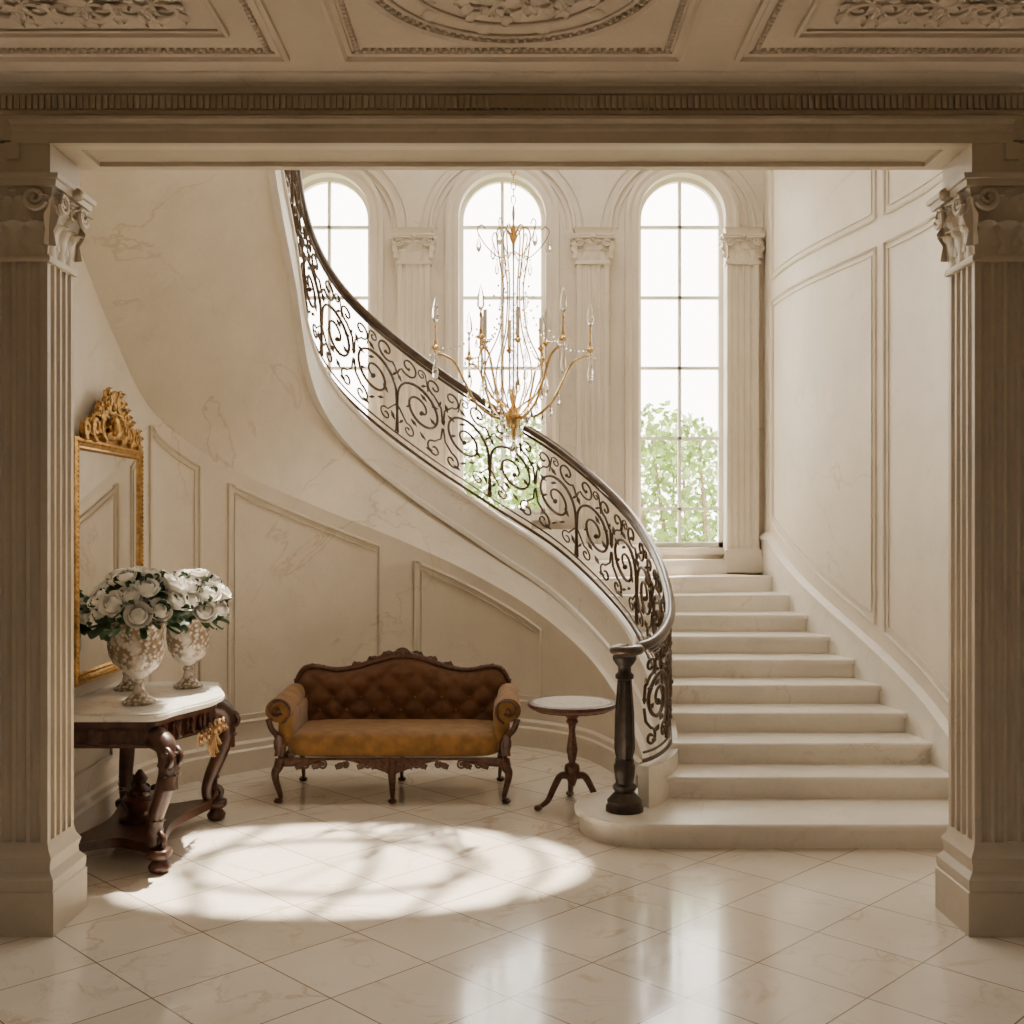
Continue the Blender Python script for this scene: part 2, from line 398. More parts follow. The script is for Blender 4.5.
b.tube([(OC[0]+.8*math.cos(2*pi*i/40),OC[1]+.46*math.sin(2*pi*i/40),6.47) for i in range(40)],.040,5,True)
b.obj('sun_streak_bars',M_frame,e)  # unseen bars, added to break the sun patch into streaks
b=MB(); b.box(-2.75,-2.62,5.2,YB,0,6.4); b.obj('wall_left_upper',M_wall,smooth=False)
RWALL=cr([(2.72,5.2,0),(2.72,6.2,0),(2.71,7.0,0),(2.67,7.4,0),(2.60,7.8,0),(2.51,8.2,0),(2.42,8.6,0),(2.35,9.0,0),(2.31,9.5,0),(2.31,YB+.05,0)],8)
def interp(tab,x):
    if x<=tab[0][0]: return tab[0][1]
    for (a,va),(c,vc) in zip(tab,tab[1:]):
        if x<=c: return va+(vc-va)*(x-a)/(c-a+1e-9)
    return tab[-1][1]
wx=lambda d: interp([(p.y,p.x) for p in RWALL],d)
stz=lambda d: interp([(6.09,.14),(6.65,.275),(9.45,1.355),(9.8,1.5),(10.1,1.5)],d)
b=MB(); b.rings([[(p.x,p.y,0),(p.x,p.y,6.4),(p.x+.15,p.y,6.4),(p.x+.15,p.y,0)] for p in RWALL]); b.obj('wall_right',M_wall,None,30)
b=MB()
def wnorm(d):
    t=Vector((wx(d+.03)-wx(d-.03),.06,0)).normalized(); return Vector((-t.y,t.x,0))
R=[]
ds=[6.2+(YB-.02-6.2)*i/60 for i in range(61)]
for d in ds:
    z=stz(d); n=wnorm(d); p=Vector((wx(d),d,0))
    R.append([p+n*o+Vector((0,0,zz)) for o,zz in ((0,max(0,z-.4)),(.035,max(0,z-.4)),(.035,z+.16),(.05,z+.175),(.05,z+.20),(.02,z+.22),(0,z+.23))])
b.rings(R,False,False); b.obj('baseboard_right',M_step)
b=MB()
def wallpanel(d0,d1,zt,zbf):
    pts=[]
    N=24
    for i in range(N+1):
        d=d0+(d1-d0)*i/N; p=Vector((wx(d),d,zbf(d)))+wnorm(d)*.004; pts.append(p)
    for i in range(N+1):
        d=d1+(d0-d1)*i/N; p=Vector((wx(d),d,zt))+wnorm(d)*.004; pts.append(p)
    return pts
for d0,d1 in ((7.84,9.75),(6.3,7.72)):
    zb=lambda d: stz(d)+.36
    b.tube(wallpanel(d0,d1,3.78,zb),.014,6,True); b.tube(wallpanel(d0+.05,d1-.05,3.73,lambda d: stz(d)+.42),.007,5,True)
    b.tube(wallpanel(d0,d1,5.7,lambda d:3.98),.014,6,True); b.tube(wallpanel(d0+.05,d1-.05,5.6,lambda d:4.03),.007,5,True)
b.obj('trim_4',M_trim)
for i,(c,zb) in enumerate(WIN):
    e=empty('window_%d'%(i+1))
    r=RW; y0=YB+.12; y1=YB+.18
    b=MB()
    def arc(r,y,zb=zb,c=c): return [(c-r,y,zb)]+[(c+r*math.cos(pi-pi*k/28),y,ZS+r*math.sin(pi*k/28)) for k in range(29)]+[(c+r,y,zb)]
    R=[]
    for (rr,yy) in ((r,y0),(r-.04,y0),(r-.04,y1),(r,y1),(r,y0)): R.append(arc(rr,yy))
    b.rings(R,False,False)
    b.box(c-r,c+r,y0,y1,zb,zb+.05)
    b.box(c-.015,c+.015,y0+.01,y1-.01,zb,ZS+r-.03)
    z=ZS-.06
    while z>zb+.2:
        b.box(c-r,c+r,y0+.01,y1-.01,z-.014,z+.014); z-=.655
    b.obj('sash',M_frame,e,30)
    b=MB()
    R=[]
    for (rr,yy) in ((r,YB+.01),(r,YB-.02),(r+.03,YB-.03),(r+.06,YB-.02),(r+.09,YB-.045),(r+.12,YB-.04),(r+.13,YB+.005)): R.append(arc(rr,yy,zb-.04))
    b.rings(R,False,False)
    b.box(c-r-.14,c+r+.14,YB-.06,YB+.12,zb-.06,zb)
    b.obj('architrave',M_trim,e,40)
b=MB()
for c,zb in WIN:
    for rr,t in ((.66,.022),(.60,.010),(.74,.010)):
        b.tube([(c+rr*math.cos(pi*k/32),YB-.01,4.52+rr*1.0*math.sin(pi*k/32)) for k in range(33)],t,6)
b.obj('trim_5',M_trim)
for x in (-.895,.735,2.10):
    e=empty('pilaster')
    w=.145; y0,y1=YB-.10,YB-.005; zb=1.51
    b=MB(); b.prism(fluted_poly(x-w,x+w,y0,y1,.052,.016),zb,4.2); b.obj('fluted_shaft',M_trim,e,25)
    b=MB(); capital(b,x-w,x+w,y0,y1,4.2,4.44,.09,True,.2); b.rect_loft(x-w,x+w,y0,y1-.03,[(4.44,.01),(4.49,.02),(4.50,.03)]); b.obj('capital',M_trim,e,50)
    b=MB(); b.rect_loft(x-w,x+w,y0,y1-.035,[(1.37,.035),(1.37+.12,.035),(1.52,.02),(1.57,.02),(1.59,0)]); b.obj('base',M_trim,e)
# ---------------------------------------------------------------- staircase path
CP=dict(A=PX(628,650,6.4),B=PX(655,640,6.6),C=PX(670,615,7.0),D=PX(665,580,7.5),E=PX(650,545,8.1),F=PX(620,503,8.7),G=PX(560,450,9.2),
 H=PX(490,406,9.4),I=PX(420,358,9.3),J=PX(360,308,9.05),K=PX(324,262,8.7),L=PX(303,206,8.3),M=PX(290,115,7.8),N=PX(272,10,7.3),O=PX(256,-110,6.7),P=PX(246,-250,6.0),Q=Vector((-1.2,5.35,6.2)))
names='ABCDEFGHIJKLMNOPQ'
NS=10
HP=cr([CP[k] for k in names],NS)
def idx(l): return names.index(l)*NS
def offn(P,i):
    t=P[min(i+1,len(P)-1)]-P[max(i-1,0)]; t.z=0; t.normalize(); return Vector((t.y,-t.x,0))
stair=empty('staircase')
i0=idx('B')-5
CURB=.36
# which side of the path is the stair side (outer)?
iM=idx('M'); OUT=1 if (HP[iM]+offn(HP,iM)*.1).x<HP[iM].x else -1
b=MB(); R=[]
for i in range(i0,len(HP)):
    p=HP[i]; n=offn(HP,i); zt=max(CURB+.02,p.z-.90+.02); zb=max(0.0,p.z-1.25)
    q=Vector((p.x,p.y,0))
    w=.05+.13*max(0,min(1,(i-idx('J'))/30))
    wr=w if OUT>0 else .05; wl=.05 if OUT>0 else w
    prof=[(-wl+.015,zt),(-wl,zt-.015),(-wl,zt-.045),(-wl+.015,zt-.06),(-wl+.02,zb+.06 if zb>.05 else zb+.03),(-wl,zb+.045 if zb>.05 else zb+.02),(-wl,zb),(wr,zb),(wr,zt)]
    R.append([q+n*o+Vector((0,0,z)) for o,z in prof])
b.rings(R); b.obj('string',M_step,stair,35)
WP=[Vector((-2.5,5.22,4.35)),PX(60,190,6.0),PX(80,255,6.4),PX(110,335,6.9),PX(150,408,7.4),PX(200,450,7.8),PX(260,482,8.15),PX(330,512,8.6),PX(400,540,8.95),PX(470,572,9.1),PX(530,607,8.95),PX(580,648,8.6),PX(613,690,8.1),PX(636,738,7.55),PX(650,785,7.1)]
WP[1].x=-2.5; WP[2].x=-2.505; WP[3].x=-2.50
WC=cr(WP,NS)
SQ=['Q','P','O','N','M','L','K','J','I','H','G','F','E','D','C']
SC=[]
for a,c in zip(SQ,SQ[1:]):
    ia,ic=idx(a),idx(c)
    for k in range(NS): SC.append(HP[ia-k])
SC.append(HP[idx('C')])
b=MB(); R=[]
for i in range(len(WC)):
    w=WC[i]; s=SC[i].copy(); s.z=max(.0,s.z-1.245)
    row=[]
    f=max(0,min(1,(80-i)/50)); f=f*f*(3-2*f)
    for k in range(9):
        t=k/8; p=w.lerp(s,t); p.z+= -.10*math.sin(pi*t)*f
        row.append(p)
    R.append(row)
b.rings(R,False,False); b.obj('soffit',M_wall,stair,80)
def wn(i):
    t=WC[min(i+1,len(WC)-1)]-WC[max(i-1,0)]; t.z=0; t.normalize(); n=Vector((t.y,-t.x,0))
    return n
b=MB(); R=[]
for i in range(len(WC)):
    w=WC[i]; n=wn(i)
    R.append([Vector((w.x,w.y,0)),Vector((w.x,w.y,max(.02,w.z))),Vector((w.x,w.y,max(.02,w.z)))-n*.05,Vector((w.x,w.y,0))-n*.05])
b.rings(R); b.obj('wall_left',M_wall,None,40)
b=MB(); R=[]
for i in range(len(WC)-6):
    w=Vector((WC[i].x,WC[i].y,0)); n=wn(i)
    R.append([w+n*o+Vector((0,0,z)) for o,z in ((.04,0),(.04,.15),(.025,.165),(.025,.2),(.012,.215),(0,.22))])
b.rings(R,False,False); b.obj('baseboard_left',M_trim)
b=MB()
def wpanel(pa,pb,dz,zb,inset=0):
    I=[i for i in range(40,len(WC)) if pa+inset*60<512+F*WC[i].x/WC[i].y<pb-inset*60]
    up=[WC[i]+wn(i)*.005+Vector((0,0,-dz-inset)) for i in I]
    lo=[Vector((WC[i].x,WC[i].y,zb+inset))+wn(i)*.005 for i in I]
    return up+lo[::-1]
for pa,pb in ((122,200),(228,386),(414,545)):
    b.tube(wpanel(pa,pb,.12,.36),.014,6,True); b.tube(wpanel(pa,pb,.12,.36,.05),.007,5,True)
b.obj('trim_6',M_wall)
b=MB()
q=[(-2.497,5.4,.36),(-2.497,6.85,.36),(-2.497,6.85,.72),(-2.497,5.4,.72)]
b.tube(q,.013,6,True); b.obj('trim_7',M_wall)
xin=lambda d: interp([(p.y,p.x) for p in HP[idx('B'):idx('G')]],d)
st=MB()
nos=[None,6.09,6.65,7.0,7.35,7.7,8.05,8.4,8.75,9.12]
Z=lambda k:.005+.135*k
def step_straight(k):
    d0,d1=nos[k],nos[k+1]+.05
    N=6
    def poly(a):
        L=[(xin(d)+.0,d) for d in [a+(d1-a)*i/N for i in range(N+1)]]
        Rr=[(wx(d)-.02,d) for d in [d1+(a-d1)*i/N for i in range(N+1)]]
        return L+Rr
    st.prism(poly(d0+.03),0,Z(k)-.035); 
    po=poly(d0); st.rings([[(x,y,Z(k)-.035) for x,y in po],[(x,y,Z(k)-.008) for x,y in po],[(x,y+.006 if y<d0+.001 else y,Z(k)) for x,y in po]])
for k in range(2,9): step_straight(k)
def bull(r,off):
    c=(.80,6.52); pts=[(c[0]+r*math.cos(a),c[1]+r*math.sin(a)) for a in [math.radians(100)+math.radians(170)*i/24 for i in range(25)]]
    return pts+[(2.70,c[1]-r),(2.69,7.0),(1.1,7.0)]
st.prism(bull(.40,0),0,Z(1)-.035)
po=bull(.43,0); st.rings([[(x,y,Z(1)-.035) for x,y in po],[(x,y,Z(1)-.01) for x,y in po],[(x+(.006 if x<.8 else 0),y+(.006 if y<6.5 else 0),Z(1)) for x,y in po]])
lines=[((xin(8.98),8.98),(2.34,9.12),Z(9)),((.53,9.10),(2.29,9.6),Z(10)),((.42,9.19),(1.95,9.97),Z(11))]
OM=dict(G=(1.5,9.98),H=(.1,9.98),I=(-1.0,9.98),J=(-1.9,9.98),K=(-2.5,9.6),L=(-2.58,8.8),M=(-2.58,8.0),N=(-2.58,7.3),O=(-2.58,6.5),P=(-2.58,5.8),Q=(-2.58,5.3))
k=12
for i in range(idx('G'),len(HP)-1):
    za,zb=HP[i].z-.9,HP[i+1].z-.9
    while za<=Z(k)<zb:
        t=(Z(k)-za)/(zb-za); p=HP[i].lerp(HP[i+1],t)
        f=(i+t)/NS; a=int(f); fa=f-a
        o1=Vector(OM[names[a]]); o2=Vector(OM[names[min(a+1,len(names)-1)]]); o=o1.lerp(o2,fa)
        lines.append(((p.x,p.y),tuple(o),Z(k))); k+=1
for a,c in zip(lines,lines[1:]):
    po=[a[0],c[0],c[1],a[1]]
    st.prism(po,a[2]-.17,a[2])
st.obj('steps',M_step,stair,30,False)
# ---------------------------------------------------------------- railing
import bisect
rail=empty('stair_railing')
S=[0]
for i in range(1,len(HP)):
    d=HP[i]-HP[i-1]; S.append(S[-1]+math.hypot(d.x,d.y))
def at(s,h):
    s=max(0,min(S[-1]-1e-4,s))
    i=bisect.bisect_right(S,s)-1; i=min(i,len(S)-2)
    t=(s-S[i])/(S[i+1]-S[i]+1e-9); p=HP[i].lerp(HP[i+1],t)
    z0=max(CURB,p.z-.90)
    return Vector((p.x,p.y,z0+h*(p.z-z0)/.9))
b=MB()
vol=[Vector((.655+r*math.cos(a),6.40+r*math.sin(a),1.075)) for r,a in [(.035+.055*t/20,(-pi*1.7+pi*1.9*t/20)) for t in range(21)]]
hr=vol+HP[4:]
b.tube(hr,.034,10,False,.85)
b.tube([at(s*.05,.845) for s in range(4,int(S[idx('P')]/.05))],.012,6)
b.obj('handrail',M_rail,rail,60)
b=MB()
s1=S[idx('O')]; sB=.14
b.tube([at(sB+i*.05,.06) for i in range(int((s1-sB)/.05))],.013,6)
b.tube([at(sB+i*.05,.12) for i in range(int((s1-sB)/.05))],.008,5)
def line2(pts,s0,w,flip,r):
    b.tube([at(s0+(w/2)+(p[0]*(-1 if flip else 1)),p[1]) for p in pts],r,6)
U=.80
s0=sB
while s0<s1-U:
    for fl in (0,1):
        sgn=-1 if fl else 1
        sp=spiral((.205,.47),.195,.03,pi,-1.7,44)
        line2([(0.01,.13),(.0,.3)]+sp,s0,U,fl,[.0125]*20+[.0125*(1-.3*i/27) for i in range(27)])
        e=sp[-1]; b.sphere(at(s0+U/2+e[0]*sgn,e[1]),.022,n=8)
        sp=spiral((.10,.75),.085,.02,-pi*.75,1.15,26); line2([(.0,.62),(.02,.67)]+sp,s0,U,fl,.0095)
        e=sp[-1]; b.sphere(at(s0+U/2+e[0]*sgn,e[1]),.016,n=6)
        sp=spiral((.325,.735),.068,.012,-pi*.5,-1.2,24); line2([(.395,.50),(.385,.60)]+sp,s0,U,fl,.0095)
        sp=spiral((.325,.215),.068,.012,pi*.5,1.2,24); line2([(.395,.44),(.38,.34)]+sp,s0,U,fl,.0095)
        sp=spiral((.10,.215),.055,.01,pi*.6,-1.2,22); line2([(.01,.36)]+sp,s0,U,fl,.008)
        sp=spiral((.215,.765),.04,.008,pi*.2,1.2,18); line2([(.27,.66)]+sp,s0,U,fl,.007)
        for (lx,lz,a) in ((.205,.665,.6),(.395,.47,1.6),(.04,.58,2.2),(.20,.275,-.6),(.36,.60,1.2),(.08,.40,.8),(.205,.60,-.5),(.12,.33,-.5),(.25,.18,.2),(.34,.42,2.6),(.30,.56,.3),(.02,.22,1.0)):
            p=at(s0+U/2+lx*sgn,lz); q=at(s0+U/2+(lx+.065*math.cos(a))*sgn,lz+.065*math.sin(a))
            b.tube([p,p.lerp(q,.5),q],[.004,.016,.002],5)
    s0+=U
b.obj('scrollwork',M_iron,rail,60)
b=MB(); c=(.655,6.40,0)
b.lathe([(.11,.14),(.11,.165),(.098,.18),(.102,.2),(.08,.225),(.055,.25),(.07,.27),(.07,.285),(.050,.30),(.058,.34),(.064,.40),(.055,.42),(.055,.44)],c,24)
b.lathe([(.045,.44),(.056,.50),(.052,.70),(.038,.90)],c,32,.08,8)
b.lathe([(.040,.90),(.054,.91),(.054,.93),(.038,.945),(.038,.975),(.055,.995),(.07,1.02),(.07,1.04)],c,24)
b.obj('newel_post',M_newel,rail,50)
# ---------------------------------------------------------------- chandelier
ch=empty('chandelier',(0.01,7.5,0)); ch.scale=(.95,.95,1)
g=MB(); cr_=MB(); cd=MB()
def crystal(p,l=.07,w=.016):
    cr_.lathe([(.001,0),(w*.35,-l*.15),(w,-l*.62),(w*.7,-l*.85),(.001,-l)],p,6)
    cr_.sphere((p[0],p[1],p[2]+.008),.008,n=6)
z=6.4; i=0
while z>4.0:
    pts=[(0.016*math.cos(a)*(1 if i%2 else 0),0.016*math.cos(a)*(0 if i%2 else 1),z-.03+.03*math.sin(a)) for a in [2*pi*k/10 for k in range(10)]]
    g.tube(pts,.0035,4,True); z-=.048; i+=1
g.lathe([(.005,3.98),(.012,3.92),(.006,3.86),(.02,3.80),(.03,3.76),(.012,3.72),(.006,3.6),(.006,2.75),(.015,2.7),(.022,2.66),(.012,2.62),(.04,2.58),(.06,2.53),(.04,2.47),(.018,2.44),(.025,2.42),(.005,2.38)],(0,0,0),16)
NA=6
for k in range(NA):
    a=2*pi*k/NA+.12; ca,sa=math.cos(a),math.sin(a)
    def pr(L,r,n=6): g.tube([(x*ca,x*sa,zz) for x,zz in L],r,n)
    arm=cr([(0.04,2.53,0),(.15,2.54,0),(.27,2.63,0),(.35,2.77,0),(.42,2.90,0),(.50,2.95,0),(.555,2.96,0),(.56,3.0,0)],6)
    pr([(p.x,p.y) for p in arm],[.0105*(1-.25*j/len(arm)) for j in range(len(arm))])
    rib=cr([(.02,3.76,0),(.07,3.83,0),(.12,3.79,0),(.10,3.6,0),(.07,3.4,0),(.10,3.12,0),(.19,2.92,0),(.21,2.78,0),(.14,2.66,0),(.05,2.55,0)],6)
    pr([(p.x,p.y) for p in rib],.0060,5)
    hk=cr([(.02,3.66,0),(.10,3.62,0),(.20,3.70,0),(.26,3.80,0),(.23,3.84,0),(.20,3.81,0)],6); pr([(p.x,p.y) for p in hk],.0045,5)
    crystal((.25*ca,.25*sa,3.76),.11,.02); crystal((.12*ca,.12*sa,3.60),.10,.016)
    x,y=.56*ca,.56*sa
    g.lathe([(.006,2.98),(.025,2.99),(.036,3.005),(.018,3.01),(.012,3.03),(.014,3.045)],(x,y,0),12)
    for j in range(4):
        aa=2*pi*j/4; crystal((x+.03*math.cos(aa),y+.03*math.sin(aa),2.99),.06,.010)
    crystal((x,y,2.94),.17,.024)
    g.lathe([(.009,3.04),(.006,3.12),(.012,3.14),(.006,3.16)],(x,y,0),8)
    cr_.lathe([(.003,3.16),(.026,3.20),(.022,3.26),(.001,3.34)],(x,y,0),6)
    a2=a+pi/NA; x2,y2=.25*math.cos(a2),.25*math.sin(a2)
    g.tube([(0.04*math.cos(a2),.04*math.sin(a2),2.60),(x2*.7,y2*.7,2.68),(x2,y2,2.82),(x2,y2,3.02)],.007,5)
    g.lathe([(.006,3.0),(.028,3.03),(.012,3.04),(.014,3.06)],(x2,y2,0),10); cd.lathe([(.014,3.05),(.014,3.24)],(x2,y2,0),10)
    crystal((x2,y2,2.80),.13,.02)
    for j in range(16):
        t=j/15; rx=.08+(.54-.08)*t; zz=3.5+(3.0-3.5)*t-.18*math.sin(pi*t)
        cr_.sphere((rx*ca,rx*sa,zz),.009,n=5)
    for j in range(4):
        t=(j+1)/5; rx=.10+.28*t; crystal((rx*ca,rx*sa,2.53+.28*t*t),.09,.015)
    for j in range(6):
        crystal((.10*math.cos(a2),.10*math.sin(a2),2.75+j*.12),.08,.012)
    crystal((.06*math.cos(a),.06*math.sin(a),2.47),.12,.018)
crystal((0,0,2.38),.13,.03)
g.obj('frame',M_brass,ch,60); cr_.obj('crystals',M_crystal,ch,20); cd.obj('candles',M_candle,ch)
# ---------------------------------------------------------------- settee
def cab(b,x,y,zt,dx,dy,r0=.035,h=1.0,foot=.028):
    L=[(0,zt),(.22,zt-.18*zt/.3*0.3),(.45,zt*.72),(.35,zt*.5),(.05,zt*.22),(.0,zt*.1),(.2,.012)]
    k=.09*h
    pts=cr([(x+dx*a*k,y+dy*a*k,z) for a,z in L],5); n=len(pts)
    rad=[]
    for i in range(n):
        t=i/(n-1); rad.append(r0*(1.0-.62*min(1,t*1.25)) if t<.85 else foot*(.5+.5*(t-.85)/.15))
    b.tube(pts,rad,10); b.sphere((pts[-1].x,pts[-1].y,foot*.55),foot,(1.1,1.1,.55),10)
se=empty('settee',(-.775,7.15,0))
W=.755
def topz(u): return .755+.120*math.exp(-(u/.38)**2)+.035*math.exp(-((abs(u)-.84)/.16)**2)-.09*max(0,(abs(u)-.90)/.10)**2
b=MB(); b.superq((0,.30,.365),(.70,.33,.085),.38,.22,48,16); o=b.obj('seat_cushion',M_vel,se,70)
b=MB(); NX,NZ=90,30; R=[]
for j in range(NZ+1):
    v=j/NZ; row=[]
    for i in range(NX+1):
        u=-1+2*i/NX; x=u*W; z=.38+v*(topz(u)-.38)
        y=.56+.10*v
        bul=.06*(1-u**8)*(1-(2*v-1)**6)
        tf=.024*(abs(math.sin(pi*(x/.19+z/.17))*math.sin(pi*(x/.19-z/.17))))**.7
        row.append((x,y-bul-tf*min(1,(1-abs(u))*9)*min(1,(1-v)*5),z))
    R.append(row)
b.rings(R,False,False)
b.rings([[(r[0][0],r[0][1]+.02,r[0][2]),(r[0][0],r[0][1]+.08,r[0][2]),(r[-1][0],r[-1][1]+.08,r[-1][2]),(r[-1][0],r[-1][1]+.02,r[-1][2])] for r in R[::3]],True,True)
b.obj('tufted_back',M_velb,se,75)
b=MB()
for m in range(0,8):
    for n in range(-8,9):
        zz=(m)*.17/2; xx=(n)*.19/2
        if (m+n)%2==0:
            u=xx/W
            if abs(u)<.9 and .45<zz<topz(u)-.06:
                v=(zz-.38)/(topz(u)-.38)
                b.sphere((xx,.56+.10*v-.06*(1-u**8)*(1-(2*v-1)**6)-.006,zz),.011,(1,.7,1),8)
b.obj('buttons',M_vel,se)
b=MB()
for s in (-1,1):
    R=[]
    for i in range(11):
        t=i/10; y=.02+.58*t; rr=.078-.012*t; cx=s*(.748); cz=.59+.03*t
        R.append([(cx+rr*1.1*math.cos(a),y,cz+rr*math.sin(a)) for a in [2*pi*k/18 for k in range(18)]])
    b.rings(R)
    b.superq((s*.705,.31,.47),(.055,.29,.13),.3,.3,24,12)
b.obj('arm_pads',M_vel,se,60)
b=MB()
top=[(u*W,.66-.01,topz(u)+.008) for u in [-1+2*i/70 for i in range(71)]]
b.tube(top,[.018+.010*math.exp(-(p[0]/.22)**2) for p in top],8)
for s in (-1,1):
    b.tube([(s*.755,.655,.71),(s*.74,.64,.6),(s*.70,.6,.4),(s*.69,.58,.28)],.018,7)
    for (cx,r) in ((.10,.032),(.20,.026),(.31,.02)):
        cz=topz(cx/W)+.016
        sp=spiral((s*cx,cz),r,.006,pi if s>0 else 0,-1.3*s,18); b.tube([(p[0],.645,p[1]) for p in sp],.008,5)
        b.leaf((s*cx,.64,cz-.01),(s*.8,0,.5),(0,-1,0),.04,.05,.012)
    for (cx,r) in ((.56,.018),(.64,.02)):
        cz=topz(cx/W)+.006
        sp=spiral((s*cx,cz),r,.006,pi if s>0 else 0,-1.3*s,18); b.tube([(p[0],.645,p[1]) for p in sp],.007,5)
for k in range(-3,4):
    a=k*.38; b.leaf((0,.64,topz(0)-.005),(math.sin(a),0,math.cos(a)),(0,-1,0),.032,.065,.02)
b.sphere((0,.63,topz(0)+.01),.022,(1,.6,1),10)
for s in (-1,1):
    sp=spiral((s*.748,.59),.088,.03,-pi/2-(.3*s),-1.1*s if s>0 else 1.1,30)
    b.tube([(p[0],.005,p[1]) for p in sp],[.009]*31,7)
    b.tube([Vector((x,.0,z)) for x,z in [(p.x,p.y) for p in cr([(s*.81,.54,0),(s*.785,.47,0),(s*.72,.40,0),(s*.715,.33,0),(s*.735,.26,0)],6)]],[.022,.021,.02]+[.02]*22,8)
    b.sphere((s*.748,.005,.59),.018,(1,.5,1),10)
    b.leaf((s*.745,-.015,.30),(0,0,1),(0,-1,0),.05,.14,.02)
R=[]
for i in range(61):
    u=-1+2*i/60; x=u*.72; zb=.245-.035*math.cos(u*pi*2)*(1 if abs(u)<.75 else .3)-.02*math.exp(-(u/.12)**2)
    R.append([(x,-.035,.29),(x,-.045,.28),(x,-.04,zb+.01),(x,-.03,zb),(x,.0,zb),(x,.0,.29)])
b.rings(R)
b.box(-.71,-.68,0,.6,.25,.31); b.box(.68,.71,0,.6,.25,.31); b.box(-.7,.7,.58,.62,.24,.34)
for s in (-1,1):
    for cx,r in ((.07,.03),(.16,.026),(.30,.022),(.45,.03),(.56,.026)):
        sp=spiral((s*cx,.262),r,.006,pi/2,1.4*s,18); b.tube([(p[0],-.048,p[1]-.01) for p in sp],.007,5)
        b.leaf((s*cx,-.045,.26),(s,0,-.4),(0,-1,0),.04,.07,.01)
for k in range(-2,3):
    a=k*.45; b.leaf((0,-.045,.27),(math.sin(a),0,-math.cos(a)),(0,-1,0),.035,.08,.015)
b.obj('carved_frame',M_woodc,se,60)
b=MB()
for x,dx in ((-.725,-.7),(0,0),(.725,.7)):
    cab(b,x,-.02,.28,dx,-.8,.036)
    cab(b,x*.95,.58,.28,dx*.5,.7,.028)
b.obj('legs',M_woodc,se,60)
# ---------------------------------------------------------------- side table
sd=empty('side_table',(.385,7.05,0))
b=MB(); b.lathe([(.001,.645),(.255,.645),(.26,.655),(.255,.668),(.001,.668)],(0,0,0),48); b.obj('marble_inset',M_mtop,sd,30)
b=MB(); b.lathe([(.24,.622),(.27,.630),(.287,.646),(.283,.664),(.262,.672),(.248,.67),(.24,.655)],(0,0,0),48)
b.lathe([(.001,.63),(.24,.63),(.24,.615),(.10,.60),(.05,.58),(.03,.56),(.04,.54),(.025,.52),(.02,.48),(.028,.42),(.036,.36),(.026,.30),(.02,.28),(.045,.265),(.05,.24),(.045,.20),(.03,.16),(.02,.13),(.001,.12)],(0,0,0),20)
for k in range(3):
    a=2*pi*k/3+pi/2; ca,sa=math.cos(a),math.sin(a)
    pts=cr([(.03,.20,0),(.09,.20,0),(.14,.13,0),(.18,.06,0),(.23,.03,0),(.255,.022,0)],5)
    b.tube([(p.x*ca,p.x*sa,p.y) for p in pts],[.026-.012*i/25 for i in range(26)],8)
    b.sphere((.255*ca,.255*sa,.02),.024,(1.2,1.2,.8),8)
b.obj('pedestal',M_woodc,sd,50)
# ---------------------------------------------------------------- console table
co=empty('console_table')
def contour(off=0,n=60):
    pts=[]
    y0,y1=5.62-off,6.80+off
    pts.append((-2.44,y0))
    pts+= [(-2.2,y0),(-2.0,y0)]
    for i in range(7):
        a=-pi/2+pi/2*i/6; pts.append((-1.86-.02+.10*math.cos(a)+off*math.cos(a),y0+.12+.12*math.sin(a)))
    for i in range(1,24):
        t=i/24; y=y0+.12+(y1-y0-.24)*t
        pts.append((-1.78+off+.13*math.sin(pi*t)**1.5*1.0,y))
    for i in range(7):
        a=pi/2*i/6; pts.append((-1.88+(.10+off)*math.cos(a),y1-.12+.12*math.sin(a)))
    pts+= [(-2.0,y1),(-2.2,y1),(-2.44,y1)]
    return pts
b=MB()
for z0,z1,o in ((.79,.805,-.015),(.805,.822,.01),(.822,.832,.0)): b.prism(contour(o),z0,z1)
b.obj('marble_top',M_mtop,co,30)
b=MB(); b.prism(contour(-.03),.76,.79); b.prism(contour(-.055),.66,.765); b.prism(contour(-.042),.65,.668)
b.obj('apron',M_wood,co,30)
b=MB()
